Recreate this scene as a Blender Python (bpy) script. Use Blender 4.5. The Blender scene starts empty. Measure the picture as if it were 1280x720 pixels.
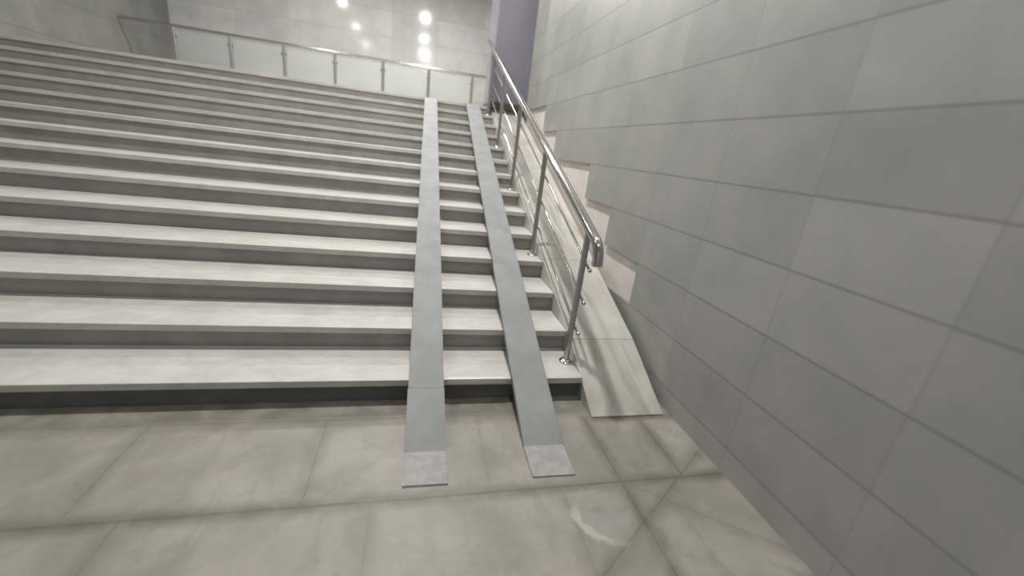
import bpy, bmesh, math, random
from mathutils import Vector, Matrix
random.seed(4)
S = bpy.context.scene
COL = S.collection

# ------------------------------------------------------------------ measured place
RISE, RUN, Y0, NOSE = 0.1526, 0.3882, 2.177, 0.0254      # riser, tread, first riser, nosing overhang
NST = 14
SLOPE = RISE / RUN
XS = 1.110                                               # right end of the steps
XK = 1.612                                               # right edge of the sloped kerb
XW = 1.660                                               # face of the wall tiles
TOPZ = RISE * NST
TOPY = Y0 + (NST - 1) * RUN
XLEFT = -6.0
YBACK = 13.0

# ------------------------------------------------------------------ materials
def new_mat(name):
    m = bpy.data.materials.new(name); m.use_nodes = True
    nt = m.node_tree
    b = nt.nodes['Principled BSDF']
    return m, nt, b

class G:
    """small helper for node maths"""
    def __init__(s, nt): s.nt = nt
    def n(s, t, **k):
        o = s.nt.nodes.new(t)
        for a, v in k.items(): setattr(o, a, v)
        return o
    def put(s, sock, v):
        if isinstance(v, (int, float)): sock.default_value = v
        elif isinstance(v, (tuple, list)): sock.default_value = v if len(v) != 3 or sock.type == 'VECTOR' else (*v, 1)
        else: s.nt.links.new(v, sock)
    def m(s, op, a, b=0.0, c=None, clamp=False):
        o = s.n('ShaderNodeMath', operation=op); o.use_clamp = clamp
        s.put(o.inputs[0], a); s.put(o.inputs[1], b)
        if c is not None: s.put(o.inputs[2], c)
        return o.outputs[0]
    def ss(s, v, a, b, lo=0.0, hi=1.0):
        o = s.n('ShaderNodeMapRange'); o.interpolation_type = 'SMOOTHSTEP'
        s.put(o.inputs[0], v); s.put(o.inputs[1], a); s.put(o.inputs[2], b); s.put(o.inputs[3], lo); s.put(o.inputs[4], hi)
        return o.outputs[0]
    def mix(s, f, a, b, mode='MIX'):
        o = s.n('ShaderNodeMix', data_type='RGBA', blend_type=mode)
        s.put(o.inputs[0], f); s.put(o.inputs[6], a); s.put(o.inputs[7], b)
        return o.outputs[2]
    def pos(s):
        g = s.n('ShaderNodeNewGeometry'); x = s.n('ShaderNodeSeparateXYZ'); s.nt.links.new(g.outputs['Position'], x.inputs[0])
        return g.outputs['Position'], x.outputs[0], x.outputs[1], x.outputs[2]
    def scaled(s, v, sc):
        o = s.n('ShaderNodeMapping'); s.put(o.inputs[0], v); o.inputs['Scale'].default_value = sc; return o.outputs[0]
    def noise(s, v, sc, det=4, rough=.55, dist=0.0):
        o = s.n('ShaderNodeTexNoise'); s.put(o.inputs['Vector'], v)
        o.inputs['Scale'].default_value = sc; o.inputs['Detail'].default_value = det
        o.inputs['Roughness'].default_value = rough; o.inputs['Distortion'].default_value = dist
        return o.outputs[0]
    def comb(s, x, y, z):
        o = s.n('ShaderNodeCombineXYZ'); s.put(o.inputs[0], x); s.put(o.inputs[1], y); s.put(o.inputs[2], z); return o.outputs[0]
    def white(s, v):
        o = s.n('ShaderNodeTexWhiteNoise'); o.noise_dimensions = '3D'; s.put(o.inputs[0], v); return o.outputs[0]
    def bump(s, h, st, dist=.01):
        o = s.n('ShaderNodeBump'); o.inputs['Strength'].default_value = st; o.inputs['Distance'].default_value = dist
        s.put(o.inputs['Height'], h); return o.outputs[0]

def stone(name, c1, c2, vein=None, vsc=(1, 1, 1), vamt=.5, rough=.45, sc=5, spots=.0, spec=.4):
    m, nt, b = new_mat(name); g = G(nt); P, x, y, z = g.pos()
    n1 = g.noise(P, sc, 6, .6)
    c = g.mix(g.ss(n1, .32, .68), c1, c2)
    if vein:
        v = g.noise(g.scaled(P, vsc), 2.2, 5, .55, .6)
        band = g.ss(g.m('ABSOLUTE', g.m('SUBTRACT', v, .5)), 0.0, .07, vamt, 0.0)
        c = g.mix(band, c, vein)
    if spots:
        s_ = g.noise(P, 22, 3, .6); c = g.mix(g.ss(s_, .60, .75, 0, spots), c, tuple(k * .6 for k in c1))
    nt.links.new(c, b.inputs['Base Color'])
    fine = g.noise(P, 90, 3, .6)
    b.inputs['Roughness'].default_value = rough
    b.inputs['Specular IOR Level'].default_value = spec
    nt.links.new(g.bump(fine, .12, .004), b.inputs['Normal'])
    return m

def plain(name, c, rough=.5, metal=0.0, var=.08, sc=8, spec=.5):
    m, nt, b = new_mat(name); g = G(nt); P, x, y, z = g.pos()
    n1 = g.noise(P, sc, 4, .6)
    nt.links.new(g.mix(g.ss(n1, .3, .7), tuple(k * (1 - var) for k in c), tuple(min(1, k * (1 + var)) for k in c)), b.inputs['Base Color'])
    b.inputs['Roughness'].default_value = rough; b.inputs['Metallic'].default_value = metal
    b.inputs['Specular IOR Level'].default_value = spec
    return m

M = {}
M['tread'] = stone('pale marble tread', (.57, .548, .515), (.66, .64, .605), (.44, .42, .39), (1.2, 3, 3), .25, .42, 3.5, .25)
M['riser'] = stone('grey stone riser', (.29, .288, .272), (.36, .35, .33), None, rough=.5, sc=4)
M['riser_low'] = stone('darker lowest riser', (.125, .132, .128), (.17, .175, .165), None, rough=.5, sc=4)  # lowest riser set to a darker tone than the other risers
def kerb_mat():
    m, nt, b = new_mat('veined marble'); g = G(nt); P, x, y, z = g.pos()
    c = g.mix(g.ss(g.noise(P, 2.6, 5, .6), .3, .7), (.52, .495, .445), (.64, .615, .565))
    # broad soft grey clouds drawn out along the length of the slab, slightly skewed
    q = g.comb(g.m('MULTIPLY', g.m('ADD', x, g.m('MULTIPLY', y, .10)), 7.0), g.m('MULTIPLY', y, .9), z)
    v = g.noise(q, 1.25, 3, .5, .5)
    c = g.mix(g.ss(v, .50, .72, 0, .75), c, (.345, .325, .285))
    v2 = g.noise(g.scaled(q, (2.4, 1.6, 1)), 1.7, 4, .55, .4)
    c = g.mix(g.ss(v2, .56, .70, 0, .35), c, (.33, .31, .27))
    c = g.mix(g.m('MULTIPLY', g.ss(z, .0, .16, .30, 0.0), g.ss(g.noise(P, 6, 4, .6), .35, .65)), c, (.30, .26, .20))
    nt.links.new(c, b.inputs['Base Color']); b.inputs['Roughness'].default_value = .4
    b.inputs['Specular IOR Level'].default_value = .4
    return m
M['kerb'] = kerb_mat()
M['panel'] = stone('pale wall stone', (.74, .69, .65), (.84, .79, .75), None, rough=.55, sc=2.5)
M['steel'] = plain('brushed steel', (.56, .54, .53), .24, 1.0, .06, 30)
M['post_steel'] = plain('satin steel post', (.50, .48, .465), .36, 1.0, .06, 30)
M['rail_bright'] = plain('polished steel', (.55, .537, .53), .13, 1.0, .04, 30)
M['ramp'] = plain('grey painted metal', (.30, .308, .314), .62, .0, .10, 5)
M['ramp_edge'] = plain('worn dark metal edge', (.12, .12, .125), .5, .5, .1, 12)
M['flap'] = plain('scuffed metal flap', (.37, .362, .35), .6, .0, .14, 14)
M['column'] = plain('purple grey lacquer', (.27, .262, .315), .35, 0, .05, 2)
M['plinth'] = plain('dark brown stone', (.09, .08, .075), .5, 0, .15, 8)
M['ceiling'] = plain('white ceiling paint', (.70, .70, .68), .8, 0, .02, 2)
M['rubber'] = plain('black rubber', (.03, .03, .03), .7, 0, .1, 20)

# wall tiles of the right wall
def tile_mat(name, y_off, pw, z_off, ph, c1, c2, joint, jw, rough, axis='y', tonevar=.10, spec=.4, jamt=.75, bumpv=.03, nz=2.2):
    m, nt, b = new_mat(name); g = G(nt); P, x, y, z = g.pos()
    h = y if axis == 'y' else x
    u = g.m('DIVIDE', g.m('SUBTRACT', h, y_off), pw); v = g.m('DIVIDE', g.m('SUBTRACT', z, z_off), ph)
    fu = g.m('FLOOR', u); fv = g.m('FLOOR', v)
    r = g.white(g.comb(fu, fv, 3.1))
    n1 = g.noise(P, nz, 5, .6)
    c = g.mix(g.ss(n1, .3, .7), c1, c2)
    tone = g.m('ADD', 1 - tonevar / 2, g.m('MULTIPLY', r, tonevar))
    o = g.n('ShaderNodeVectorMath', operation='SCALE'); g.put(o.inputs[0], c); g.put(o.inputs['Scale'], tone)
    du = g.m('MULTIPLY', g.m('SUBTRACT', .5, g.m('ABSOLUTE', g.m('SUBTRACT', g.m('FRACT', u), .5))), pw)
    dv = g.m('MULTIPLY', g.m('SUBTRACT', .5, g.m('ABSOLUTE', g.m('SUBTRACT', g.m('FRACT', v), .5))), ph)
    ju = g.ss(du, jw * .3, jw, jamt * .35, 0.0); jv = g.ss(dv, jw * .3, jw, jamt, 0.0)
    j = g.m('MAXIMUM', ju, jv)
    nt.links.new(g.mix(j, o.outputs[0], joint), b.inputs['Base Color'])
    b.inputs['Roughness'].default_value = rough; b.inputs['Specular IOR Level'].default_value = spec
    hh = g.m('SUBTRACT', g.m('MULTIPLY', r, .4), g.m('MULTIPLY', j, .6))
    nt.links.new(g.bump(hh, bumpv, .01), b.inputs['Normal'])
    return m
TZ0, TH, TY0, TW = 0.473 - 2 * 0.3325, 0.3325, 2.70 - 10 * 0.62, 0.62
M['wall_tile'] = tile_mat('grey green stone tiles', TY0, TW, TZ0, TH, (.335, .352, .325), (.405, .418, .388), (.21, .215, .20), .009, .42, 'y', .14, .4, .6)
M['far_tile'] = tile_mat('glossy pale stone tiles', .42, 1.25, TOPZ, .62, (.68, .70, .675), (.80, .815, .785), (.56, .575, .55), .014, .11, 'x', .14, .5, .6, .06)
M['left_tile'] = tile_mat('grey stone tiles far side', 0, .9, 0, .6, (.27, .28, .26), (.33, .34, .31), (.15, .15, .14), .008, .5, 'y')

# floor of marble slabs with dirty joints
def floor_mat():
    m, nt, b = new_mat('worn marble floor slabs'); g = G(nt); P, x, y, z = g.pos()
    big = g.noise(P, 2.3, 5, .6, .4)
    c = g.mix(g.ss(big, .30, .72), (.275, .25, .22), (.405, .372, .332))
    green = g.noise(g.scaled(P, (1, 1, 1)), 3.6, 4, .55)
    c = g.mix(g.ss(green, .50, .72, 0, .55), c, (.295, .30, .265))
    streak = g.noise(g.scaled(P, (7, 1.3, 1)), 2.0, 5, .6, .3)
    c = g.mix(g.ss(streak, .50, .70, 0, .35), c, (.25, .232, .195))
    wob = g.m('MULTIPLY', g.m('SUBTRACT', g.noise(P, 5, 2, .5), .5), .012)
    # joints as segments (x1,y1,x2,y2, softness, strength)
    segs = [(-7, 1.435, 1.66, 1.43, 1.0), (1.06, -4, 1.06, 1.93, 1.0), (1.42, 1.43, 1.42, 1.95, .8),
            (.735, -3, .735, 1.43, .35), (.395, 1.435, .395, 1.99, .28), (-.42, 1.435, -.42, 2.0, .5), (-1.25, 1.435, -1.25, 2.0, .6),
            (-.14, -3, -.14, 1.43, .3), (-1.05, -3, -1.05, 1.43, .6), (-2.0, -3, -2.0, 1.43, .6),
            (-7, 2.02, 1.10, 2.005, .55), (-7, .72, 1.06, .72, .5), (.42, .75, 1.66, 1.62, .7),
            (1.06, 1.43, 1.66, .98, .35), (1.06, .45, 1.66, .86, .8), (1.06, .62, 1.66, .16, .6), (-7, -.2, 1.06, -.2, .6)]
    fine = None; soft = None
    for (x1, y1, x2, y2, st) in segs:
        L = math.hypot(x2 - x1, y2 - y1); tx, ty = (x2 - x1) / L, (y2 - y1) / L
        rx = g.m('SUBTRACT', x, x1); ry = g.m('SUBTRACT', y, y1)
        along = g.m('ADD', g.m('MULTIPLY', rx, tx), g.m('MULTIPLY', ry, ty))
        perp = g.m('ADD', g.m('ABSOLUTE', g.m('SUBTRACT', g.m('MULTIPLY', rx, ty), g.m('MULTIPLY', ry, tx))), wob)
        out = g.m('MAXIMUM', g.m('SUBTRACT', 0, along), g.m('SUBTRACT', along, L))
        d = g.m('MAXIMUM', perp, out)
        f = g.ss(d, .0015, .0075, st, 0.0); s_ = g.ss(d, .0, .075, st, 0.0)
        fine = f if fine is None else g.m('MAXIMUM', fine, f)
        soft = s_ if soft is None else g.m('MAXIMUM', soft, s_)
    dirt = g.ss(g.noise(P, 4.5, 4, .6), .30, .66, .35, .95)
    c = g.mix(g.m('MULTIPLY', soft, dirt), c, (.17, .155, .115))
    c = g.mix(g.m('MULTIPLY', fine, .62), c, (.12, .11, .085))
    # pale scraped ring with a cleaner grey patch inside
    dx = g.m('SUBTRACT', x, .885); dy = g.m('SUBTRACT', y, 1.255)
    ang = g.m('ARCTAN2', dy, dx)
    rad = g.m('ADD', g.m('SQRT', g.m('ADD', g.m('MULTIPLY', dx, dx), g.m('MULTIPLY', dy, dy))),
              g.m('MULTIPLY', g.m('SUBTRACT', g.noise(P, 8, 3, .6), .5), .11))
    inside = g.ss(rad, .10, .135, .5, 0.0)
    c = g.mix(inside, c, (.33, .335, .305))
    ring = g.m('MULTIPLY', g.ss(g.m('ABSOLUTE', g.m('SUBTRACT', rad, .135)), .004, .022, .75, 0.0),
               g.ss(g.m('ABSOLUTE', g.m('ADD', g.m('ABSOLUTE', ang), -2.45)), .75, 1.25, 1.0, 0.12))
    low = g.ss(dy, .08, .0, 0.25, 1.0)
    c = g.mix(g.m('MULTIPLY', g.m('MULTIPLY', ring, low), g.ss(g.noise(P, 14, 3, .6), .3, .6, .45, 1.0)), c, (.55, .515, .47))
    blot = g.noise(P, 7.5, 6, .65, .5)
    c = g.mix(g.ss(blot, .50, .74, 0, .42), c, (.20, .18, .145))
    # grime gathered at the foot of the steps and of the kerb
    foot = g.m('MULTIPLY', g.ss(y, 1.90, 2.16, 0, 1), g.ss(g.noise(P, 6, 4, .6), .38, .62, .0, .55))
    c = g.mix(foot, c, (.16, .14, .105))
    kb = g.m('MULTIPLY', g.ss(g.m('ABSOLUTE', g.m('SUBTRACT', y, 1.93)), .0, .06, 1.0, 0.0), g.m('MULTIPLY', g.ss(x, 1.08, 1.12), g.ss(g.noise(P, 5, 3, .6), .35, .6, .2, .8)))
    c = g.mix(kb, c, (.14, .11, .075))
    # small dark scuffs near the foot of the steps
    sc_ = g.noise(g.scaled(P, (6, 16, 1)), 2.5, 5, .7)
    c = g.mix(g.ss(sc_, .66, .76, 0, .45), c, (.16, .14, .11))
    nt.links.new(c, b.inputs['Base Color'])
    b.inputs['Roughness'].default_value = .42; b.inputs['Specular IOR Level'].default_value = .45
    h = g.m('SUBTRACT', g.m('MULTIPLY', g.noise(P, 60, 3, .6), .1), fine)
    nt.links.new(g.bump(h, .35, .003), b.inputs['Normal'])
    return m
M['floor'] = floor_mat()

def glass_mat():
    m, nt, b = new_mat('pale frosted glass'); g = G(nt)
    b.inputs['Base Color'].default_value = (.84, .86, .84, 1); b.inputs['Roughness'].default_value = .22
    b.inputs['Transmission Weight'].default_value = .75; b.inputs['IOR'].default_value = 1.12
    return m
M['glass'] = glass_mat()

# ------------------------------------------------------------------ mesh helpers (all in metres, world coordinates)
def bev(bm, w, seg=2):
    if w > 0:
        bmesh.ops.bevel(bm, geom=bm.edges[:], offset=w, segments=seg, affect='EDGES', profile=.5)

def add_box(bm, x0, x1, y0, y1, z0, z1):
    r = bmesh.ops.create_cube(bm, size=1)
    for v in r['verts']:
        v.co = Vector(((x0 + x1) / 2 + v.co.x * (x1 - x0), (y0 + y1) / 2 + v.co.y * (y1 - y0), (z0 + z1) / 2 + v.co.z * (z1 - z0)))
    return r['verts']

def box(x0, x1, y0, y1, z0, z1, b=0.0):
    bm = bmesh.new(); add_box(bm, x0, x1, y0, y1, z0, z1); bev(bm, b); return bm

def prism_x(profile, x0, x1, b=0.0):
    """profile [(y,z)...] extruded along x"""
    bm = bmesh.new()
    A = [bm.verts.new((x0, y, z)) for y, z in profile]; B = [bm.verts.new((x1, y, z)) for y, z in profile]
    bm.faces.new(A); bm.faces.new(B[::-1]); n = len(profile)
    for i in range(n):
        bm.faces.new((A[i], B[i], B[(i + 1) % n], A[(i + 1) % n]))
    bmesh.ops.recalc_face_normals(bm, faces=bm.faces[:])
    bev(bm, b); return bm

def sweep(bm, pts, rad, seg=20, cap=True):
    pts = [Vector(p) for p in pts]; rings = []
    rr = rad if isinstance(rad, (list, tuple)) else [rad] * len(pts)
    for i, p in enumerate(pts):
        t = (pts[min(i + 1, len(pts) - 1)] - pts[max(i - 1, 0)]).normalized()
        u = Vector((1, 0, 0)) if abs(t.x) < .9 else Vector((0, 0, 1))
        u = (u - t * u.dot(t)).normalized(); w = t.cross(u)
        rings.append([bm.verts.new(p + (u * math.cos(a) + w * math.sin(a)) * rr[i]) for a in [2 * math.pi * k / seg for k in range(seg)]])
    for a, b_ in zip(rings, rings[1:]):
        for k in range(seg):
            bm.faces.new((a[k], a[(k + 1) % seg], b_[(k + 1) % seg], b_[k]))
    if cap:
        bm.faces.new(rings[0][::-1]); bm.faces.new(rings[-1])
    bmesh.ops.recalc_face_normals(bm, faces=bm.faces[:])

def obj(name, bm, mat, parent=None, smooth=False):
    me = bpy.data.meshes.new(name)
    if parent is not None:
        T = Matrix.Translation(-(parent.get('_w') and Vector(parent['_w']) or parent.location))
        bm.transform(T)
    bm.to_mesh(me); bm.free()
    me.materials.append(mat)
    if smooth:
        for p in me.polygons: p.use_smooth = True
        try: me.set_sharp_from_angle(angle=math.radians(38))
        except Exception: pass
    o = bpy.data.objects.new(name, me); COL.objects.link(o)
    if parent is not None: o.parent = parent
    return o

def sub(name, bm, mat, part, root, smooth=False):
    """a piece of a part: part sits at its root's origin, so the same shift applies"""
    o = obj(name, bm, mat, root, smooth); o.parent = part; return o

def thing(name, label, cat, loc, group=None):
    o = bpy.data.objects.new(name, None); COL.objects.link(o); o.location = loc
    o.empty_display_size = .2
    o['label'] = label; o['category'] = cat
    if group: o['group'] = group
    return o

def struct(name, bm, mat, label=None, cat=None, smooth=False):
    o = obj(name, bm, mat, None, smooth); o['kind'] = 'structure'
    if label: o['label'] = label
    if cat: o['category'] = cat
    return o

# ------------------------------------------------------------------ setting
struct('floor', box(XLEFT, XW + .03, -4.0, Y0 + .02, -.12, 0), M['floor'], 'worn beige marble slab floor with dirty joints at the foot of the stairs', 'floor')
struct('landing', box(XLEFT, 3.2, TOPY + .302, YBACK, TOPZ - .16, TOPZ), M['tread'], 'pale stone landing at the top of the stairs', 'landing')

# right wall: backing with pale stone below, tile cladding with a stepped lower edge standing proud of it
def zrow(k): return 0.473 + .3325 * (k - 1)      # lower edge of row k (row 1 starts at 0.473)
YEND = 6.93
WTOP = 5.6
prof = [(-4.0, 0.0), (3.32, 0.0), (3.32, zrow(1)), (2.70, zrow(1)), (2.70, zrow(2)), (3.32, zrow(2)), (3.32, zrow(3)), (3.94, zrow(3)), (3.94, zrow(4)),
        (5.18, zrow(4)), (5.18, zrow(5)), (5.80, zrow(5)), (5.80, zrow(6)), (YEND, zrow(6)), (YEND, WTOP), (-4.0, WTOP)]
struct('wall_right', prism_x(prof, XW, XW + .030), M['wall_tile'], 'grey-green stone tiled wall beside the stairs with stepped lower edge', 'wall')
struct('trim_1', box(XW + .030, XW + .34, -4.0, YEND, -.1, WTOP), M['panel'], 'pale stone base of the right wall showing below the stepped tiles', 'wall base')
# thin joints between the pale base panels
struct('wall_back', box(XLEFT, 3.2, YBACK, YBACK + .2, TOPZ - .2, WTOP), M['far_tile'], 'glossy pale tiled wall behind the upper landing', 'wall')
struct('wall_left', box(XLEFT - .2, XLEFT, -4.0, YBACK, -.1, WTOP), M['left_tile'], 'grey stone tiled wall on the far left of the stairs', 'wall')
struct('ceiling', box(XLEFT - .2, 3.2, -4.0, YBACK + .2, WTOP, WTOP + .15), M['ceiling'], 'white ceiling over the stairs', 'ceiling')
struct('wall_landing_side', box(3.2, 3.4, YEND, YBACK + .2, TOPZ - .2, WTOP), M['left_tile'], 'tiled side wall of the landing behind the column', 'wall')

# ------------------------------------------------------------------ staircase
stair = thing('staircase', 'wide straight flight of fourteen pale marble steps with grey risers', 'staircase', (0, Y0, 0))
for k in range(1, NST + 1):
    yr = Y0 + (k - 1) * RUN
    z0 = (k - 1) * RISE; z1 = k * RISE; th = .042
    x1 = XS
    # the riser slab, a solid block back to the next riser so that nothing is hollow behind it
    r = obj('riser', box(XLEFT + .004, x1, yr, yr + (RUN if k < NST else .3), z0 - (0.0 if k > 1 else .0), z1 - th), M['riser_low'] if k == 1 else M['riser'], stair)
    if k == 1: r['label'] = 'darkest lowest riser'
    yb = yr + RUN if k < NST else TOPY + 4.0
    if k < NST:
        obj('tread', box(XLEFT + .004, x1, yr - NOSE, yb, z1 - th, z1, .004), M['tread'], stair)
    else:
        obj('tread', box(XLEFT + .004, XS, yr - NOSE, yr + .30, z1 - th, z1, .004), M['tread'], stair)
# thin patched nosing strip lying on the lowest tread between the two tracks
obj('nosing_strip', box(.225, .590, Y0 - NOSE - .004, Y0 - NOSE + .020, RISE - .030, RISE + .0035, .0015), M['panel'], stair)

# ------------------------------------------------------------------ sloped marble kerb between steps and wall
kerb = thing('sloped_kerb', 'sloped grey-veined pale marble kerb running up between steps and tiled wall', 'kerb', (XS, 1.90, 0))
def kz(y): return RISE + SLOPE * (y - (Y0 - NOSE)) + .010
cuts = [1.888, 2.46, 3.35, 4.25, 5.15, 6.05, 6.93]
for i in range(len(cuts) - 1):
    a, b_ = cuts[i] + .0012, cuts[i + 1] - .0012
    ya = a
    # block from the ground (or from the slope less 0.35) up to the sloping face
    lo_a = max(0.0, kz(a) - .55); lo_b = max(0.0, kz(b_) - .55)
    if i == 0: a = 1.938
    za = .007 if i == 0 else kz(a)
    pr = [(a, lo_a), (b_, lo_b), (b_, kz(b_)), (a, za)]
    if lo_a == 0 and lo_b > 0:
        ym = a + (0 - (kz(a) - .55)) / SLOPE
        pr = [(a, 0), (ym, 0), (b_, lo_b), (b_, kz(b_)), (a, za)]
    obj('marble_slab', prism_x(pr, XS + .001, XK, .002), M['kerb'], kerb)

# ------------------------------------------------------------------ portable ramp tracks
def zr(y): return .016 + .3931 * (y - 1.705)
def rot_track(bm, x_c, yaw):
    bm.transform(Matrix.Translation((x_c, 1.5, 0)) @ Matrix.Rotation(-yaw, 4, 'Z') @ Matrix.Translation((0, -1.5, 0)))
    return bm
def track(label, xc, yaw, w, secs, lab_flap=None):
    t = thing('wheelchair_ramp', label, 'ramp', (xc, 1.5, 0), 'portable wheelchair ramp tracks on the stairs')
    hw = w / 2
    for i, (a, b_) in enumerate(zip(secs, secs[1:])):
        a2 = a + (.0 if i == 0 else .0025)
        inset = .0025 * i
        T = .006; up = -.0012 * i
        pr = [(a2, zr(a2) + up), (b_, zr(b_) + up), (b_, zr(b_) - T + up), (a2, zr(a2) - T + up)]
        obj('deck', rot_track(prism_x(pr, -hw + .004 + inset, hw - .004 - inset), xc, yaw), M['ramp'], t)
        for s in (-1, 1):
            D = .032
            za = max(zr(a2) - D, .001)
            pr = [(a2, za), (a2 + .05 if i == 0 else a2, max(zr(a2 + (.05 if i == 0 else 0)) - D, .001)), (b_, zr(b_) - D), (b_, zr(b_) + .003), (a2, zr(a2) + .003)]
            xa, xb = (s * (hw - inset) - (.005 if s > 0 else 0), s * (hw - inset) + (.005 if s < 0 else 0))
            obj('side_rail', rot_track(prism_x(pr, xa, xb), xc, yaw), M['ramp'], t)
    # hinged end flap resting on the floor
    pr = [(1.495, .0005), (1.706, .006), (1.706, .0155), (1.495, .0075)]
    f = obj('end_flap', rot_track(prism_x(pr, -hw - .001, hw + .001, .0012), xc, yaw), M['flap'], t)
    bm = bmesh.new(); sweep(bm, [(-hw, 1.706, .0095), (hw, 1.706, .0095)], .0075, 12)
    obj('hinge', rot_track(bm, xc, yaw), M['ramp'], t, True)
    # rest flap on the landing
    e = secs[-1]
    pr = [(e, zr(e)), (e + .16, TOPZ + .008), (e + .16, TOPZ + .001), (e, zr(e) - .008)]
    obj('top_flap', rot_track(prism_x(pr, -hw, hw, .001), xc, yaw), M['flap'], t)
    return t
track('left of the two long grey metal ramp tracks laid straight up the steps', .093, .0115, .206, [1.706, 2.06, 3.8, 5.5, 7.10])
track('right of the two grey metal ramp tracks, slanting towards the steel railing', .722, .0165, .222, [1.706, 3.2, 5.2, 7.10])

# ------------------------------------------------------------------ stair railing
RX = 1.063
railing = thing('stair_railing', 'polished stainless steel stair railing with three thin bars along the right end of steps', 'railing', (RX, 2.367, RISE))
PY = [Y0 + (k - 1) * RUN + .19 for k in (1, 4, 7, 10, 13)]
PZ = [k * RISE for k in (1, 4, 7, 10, 13)]
def rz(y): return RISE + .948 + SLOPE * (y - 2.367)
# handrail: straight pipe with an elbow turned down at its lower end
pts = [(RX, 7.62, rz(7.62)), (RX, 4.6, rz(4.6)), (RX, 2.30, rz(2.30))]
ye, ze = 2.215, rz(2.215)
pts += [(RX, ye + .02, rz(ye + .02))]
d0 = Vector((0, -1, -SLOPE)).normalized()
base_a = math.atan2(d0.z, d0.y)
cur = Vector((RX, ye + .02, rz(ye + .02))); ang = math.atan2(-SLOPE, -1)
for i in range(10):
    ang += math.radians(6.4); cur = cur + Vector((0, math.cos(ang), math.sin(ang))) * .0125; pts.append(tuple(cur))
for i in range(2):
    cur = cur + Vector((0, math.cos(ang), math.sin(ang))) * .015; pts.append(tuple(cur))
bm = bmesh.new(); sweep(bm, pts, .0325, 28)
hr = obj('handrail', bm, M['rail_bright'], railing, True)
bm = bmesh.new(); e = Vector((0, math.cos(ang), math.sin(ang)))
sweep(bm, [cur - e * .012, cur + e * .006, cur + e * .012], [.0340, .0340, .026], 28)
sub('end_cap', bm, M['steel'], hr, railing, True)
for y, z in zip(PY, PZ):
    bm = bmesh.new(); sweep(bm, [(RX, y, z + .002), (RX, y, rz(y) - .020)], .0205, 22)
    p = obj('post', bm, M['post_steel'], railing, True)
    bm = bmesh.new(); sweep(bm, [(RX, y, z + .0), (RX, y, z + .008), (RX, y, z + .020), (RX, y, z + .024)], [.046, .046, .034, .0215], 28)
    sub('base_flange', bm, M['rail_bright'], p, railing, True)
BX = RX + .0285
for h in (.71, .487, .265):
    bm = bmesh.new()
    def bz(y): return RISE + h + SLOPE * (y - 2.367)
    sweep(bm, [(BX, 2.305, bz(2.305)), (BX, 7.10, bz(7.10))], .0088, 14)
    br = obj('crossbar', bm, M['rail_bright'], railing, True)
    bm = bmesh.new(); d = Vector((0, 1, SLOPE)).normalized(); s0 = Vector((BX, 2.305, bz(2.305)))
    sweep(bm, [s0 - d * .010, s0 - d * .004, s0 + d * .010], [.006, .0125, .0125], 16)
    sub('end_cap', bm, M['steel'], br, railing, True)
    for y in PY:
        bm = bmesh.new(); sweep(bm, [(BX - .014, y, bz(y)), (BX - .003, y, bz(y))], .0085, 12)
        sub('bar_holder', bm, M['post_steel'], br, railing, True)

# ------------------------------------------------------------------ balustrade at the back of the landing
YB = 11.0
bal = thing('landing_balustrade', 'steel balustrade with pale frosted panels across the back of the upper landing', 'balustrade', (-2, YB, TOPZ))
bm = bmesh.new(); sweep(bm, [(XLEFT + .05, YB, TOPZ + .985), (1.60, YB, TOPZ + .985)], .028, 20)
obj('top_rail', bm, M['steel'], bal, True)
xs = [1.205 - 1.04 * i for i in range(7)]
for i, x in enumerate(xs):
    bm = bmesh.new(); sweep(bm, [(x, YB, TOPZ + .001), (x, YB, TOPZ + .965)], .030, 16)
    p = obj('post', bm, M['post_steel'], bal, True)
    bm = bmesh.new(); sweep(bm, [(x, YB, TOPZ), (x, YB, TOPZ + .012)], .055, 20)
    sub('base_flange', bm, M['steel'], p, bal, True)
    if i < len(xs) - 1:
        g_ = obj('glass_panel', box(x - 1.04 + .05, x - .05, YB - .005, YB + .005, TOPZ + .08, TOPZ + .90, .001), M['glass'], bal)
        for zz in (TOPZ + .2, TOPZ + .78):
            for xx in (x - .045, x - 1.04 + .045):
                sub('clamp', box(xx - .016, xx + .016, YB - .014, YB + .014, zz - .02, zz + .02, .003), M['steel'], g_, bal)

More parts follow.
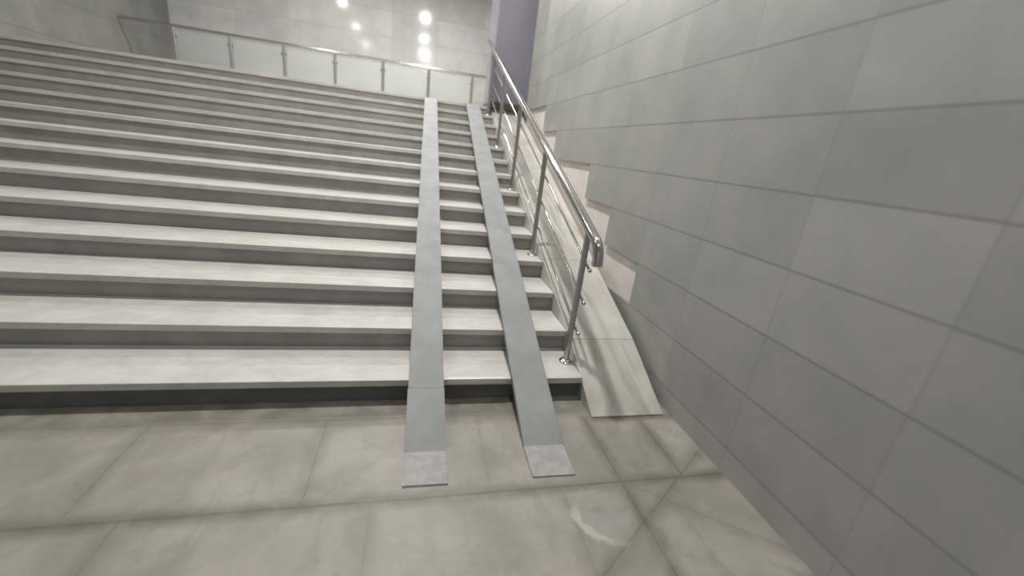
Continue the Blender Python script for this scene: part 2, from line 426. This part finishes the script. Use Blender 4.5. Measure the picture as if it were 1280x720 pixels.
# ------------------------------------------------------------------ column at the head of the stairs
colm = thing('square_column', 'square purple-grey column at the head of the stairs beside the wall', 'column', (1.5, 7.7, TOPZ))
obj('shaft', box(1.135, 1.83, 7.36, 8.15, TOPZ + .10, WTOP, .012), M['column'], colm)
obj('plinth', box(1.115, 1.85, 7.34, 8.17, TOPZ, TOPZ + .10, .006), M['plinth'], colm)

# ------------------------------------------------------------------ lamps of the hall (round ceiling lamps in rows) plus an added grey world fill from the open end behind the camera
def lamp(x, y, w, size=.16, col=(1.0, .975, .950), z=5.42):
    l = bpy.data.lights.new('ceiling_lamp', 'AREA'); l.shape = 'DISK'; l.size = size; l.energy = w; l.color = col
    o = bpy.data.objects.new('ceiling_lamp', l); COL.objects.link(o); o.location = (x, y, z)
    return o
for (x, y, w) in [(.05, 9.67, 135), (.06, 6.6, 65), (.10, 3.3, 165), (.3, 0.2, 40),
                  (-2.6, 9.6, 60), (-2.6, 6.5, 28), (-2.6, 3.2, 34)]:
    lamp(x, y, w, .13 if y > 9 else .26)

w = bpy.data.worlds.new('hall_ambient'); S.world = w; w.use_nodes = True
bg = w.node_tree.nodes['Background']; bg.inputs[0].default_value = (.80, .83, .88, 1); bg.inputs[1].default_value = .34

# ------------------------------------------------------------------ camera
f, pitch, yaw, roll = 507.4, -0.3232, 0.2532, 0.1239
cy, sy, cp, sp = math.cos(yaw), math.sin(yaw), math.cos(pitch), math.sin(pitch)
F = Vector((sy * cp, cy * cp, sp)); Rt = Vector((cy, -sy, 0)); U = Rt.cross(F)
R2 = Rt * math.cos(roll) + U * math.sin(roll); U2 = -Rt * math.sin(roll) + U * math.cos(roll)
cam = bpy.data.cameras.new('camera'); co = bpy.data.objects.new('camera', cam); COL.objects.link(co)
mt = Matrix((R2, U2, -F)).transposed().to_4x4(); mt.translation = Vector((0, 0, 1.5)); co.matrix_world = mt
cam.sensor_width = 36; cam.sensor_fit = 'HORIZONTAL'; cam.lens = f / 1280 * 36; cam.clip_start = .02
cam.dof.use_dof = True; cam.dof.focus_distance = 2.9; cam.dof.aperture_fstop = .65
S.camera = co

S.view_settings.view_transform = 'Standard'; S.view_settings.look = 'None'
S.view_settings.gamma = 1; S.view_settings.use_curve_mapping = False
S.view_settings.exposure = -0.13
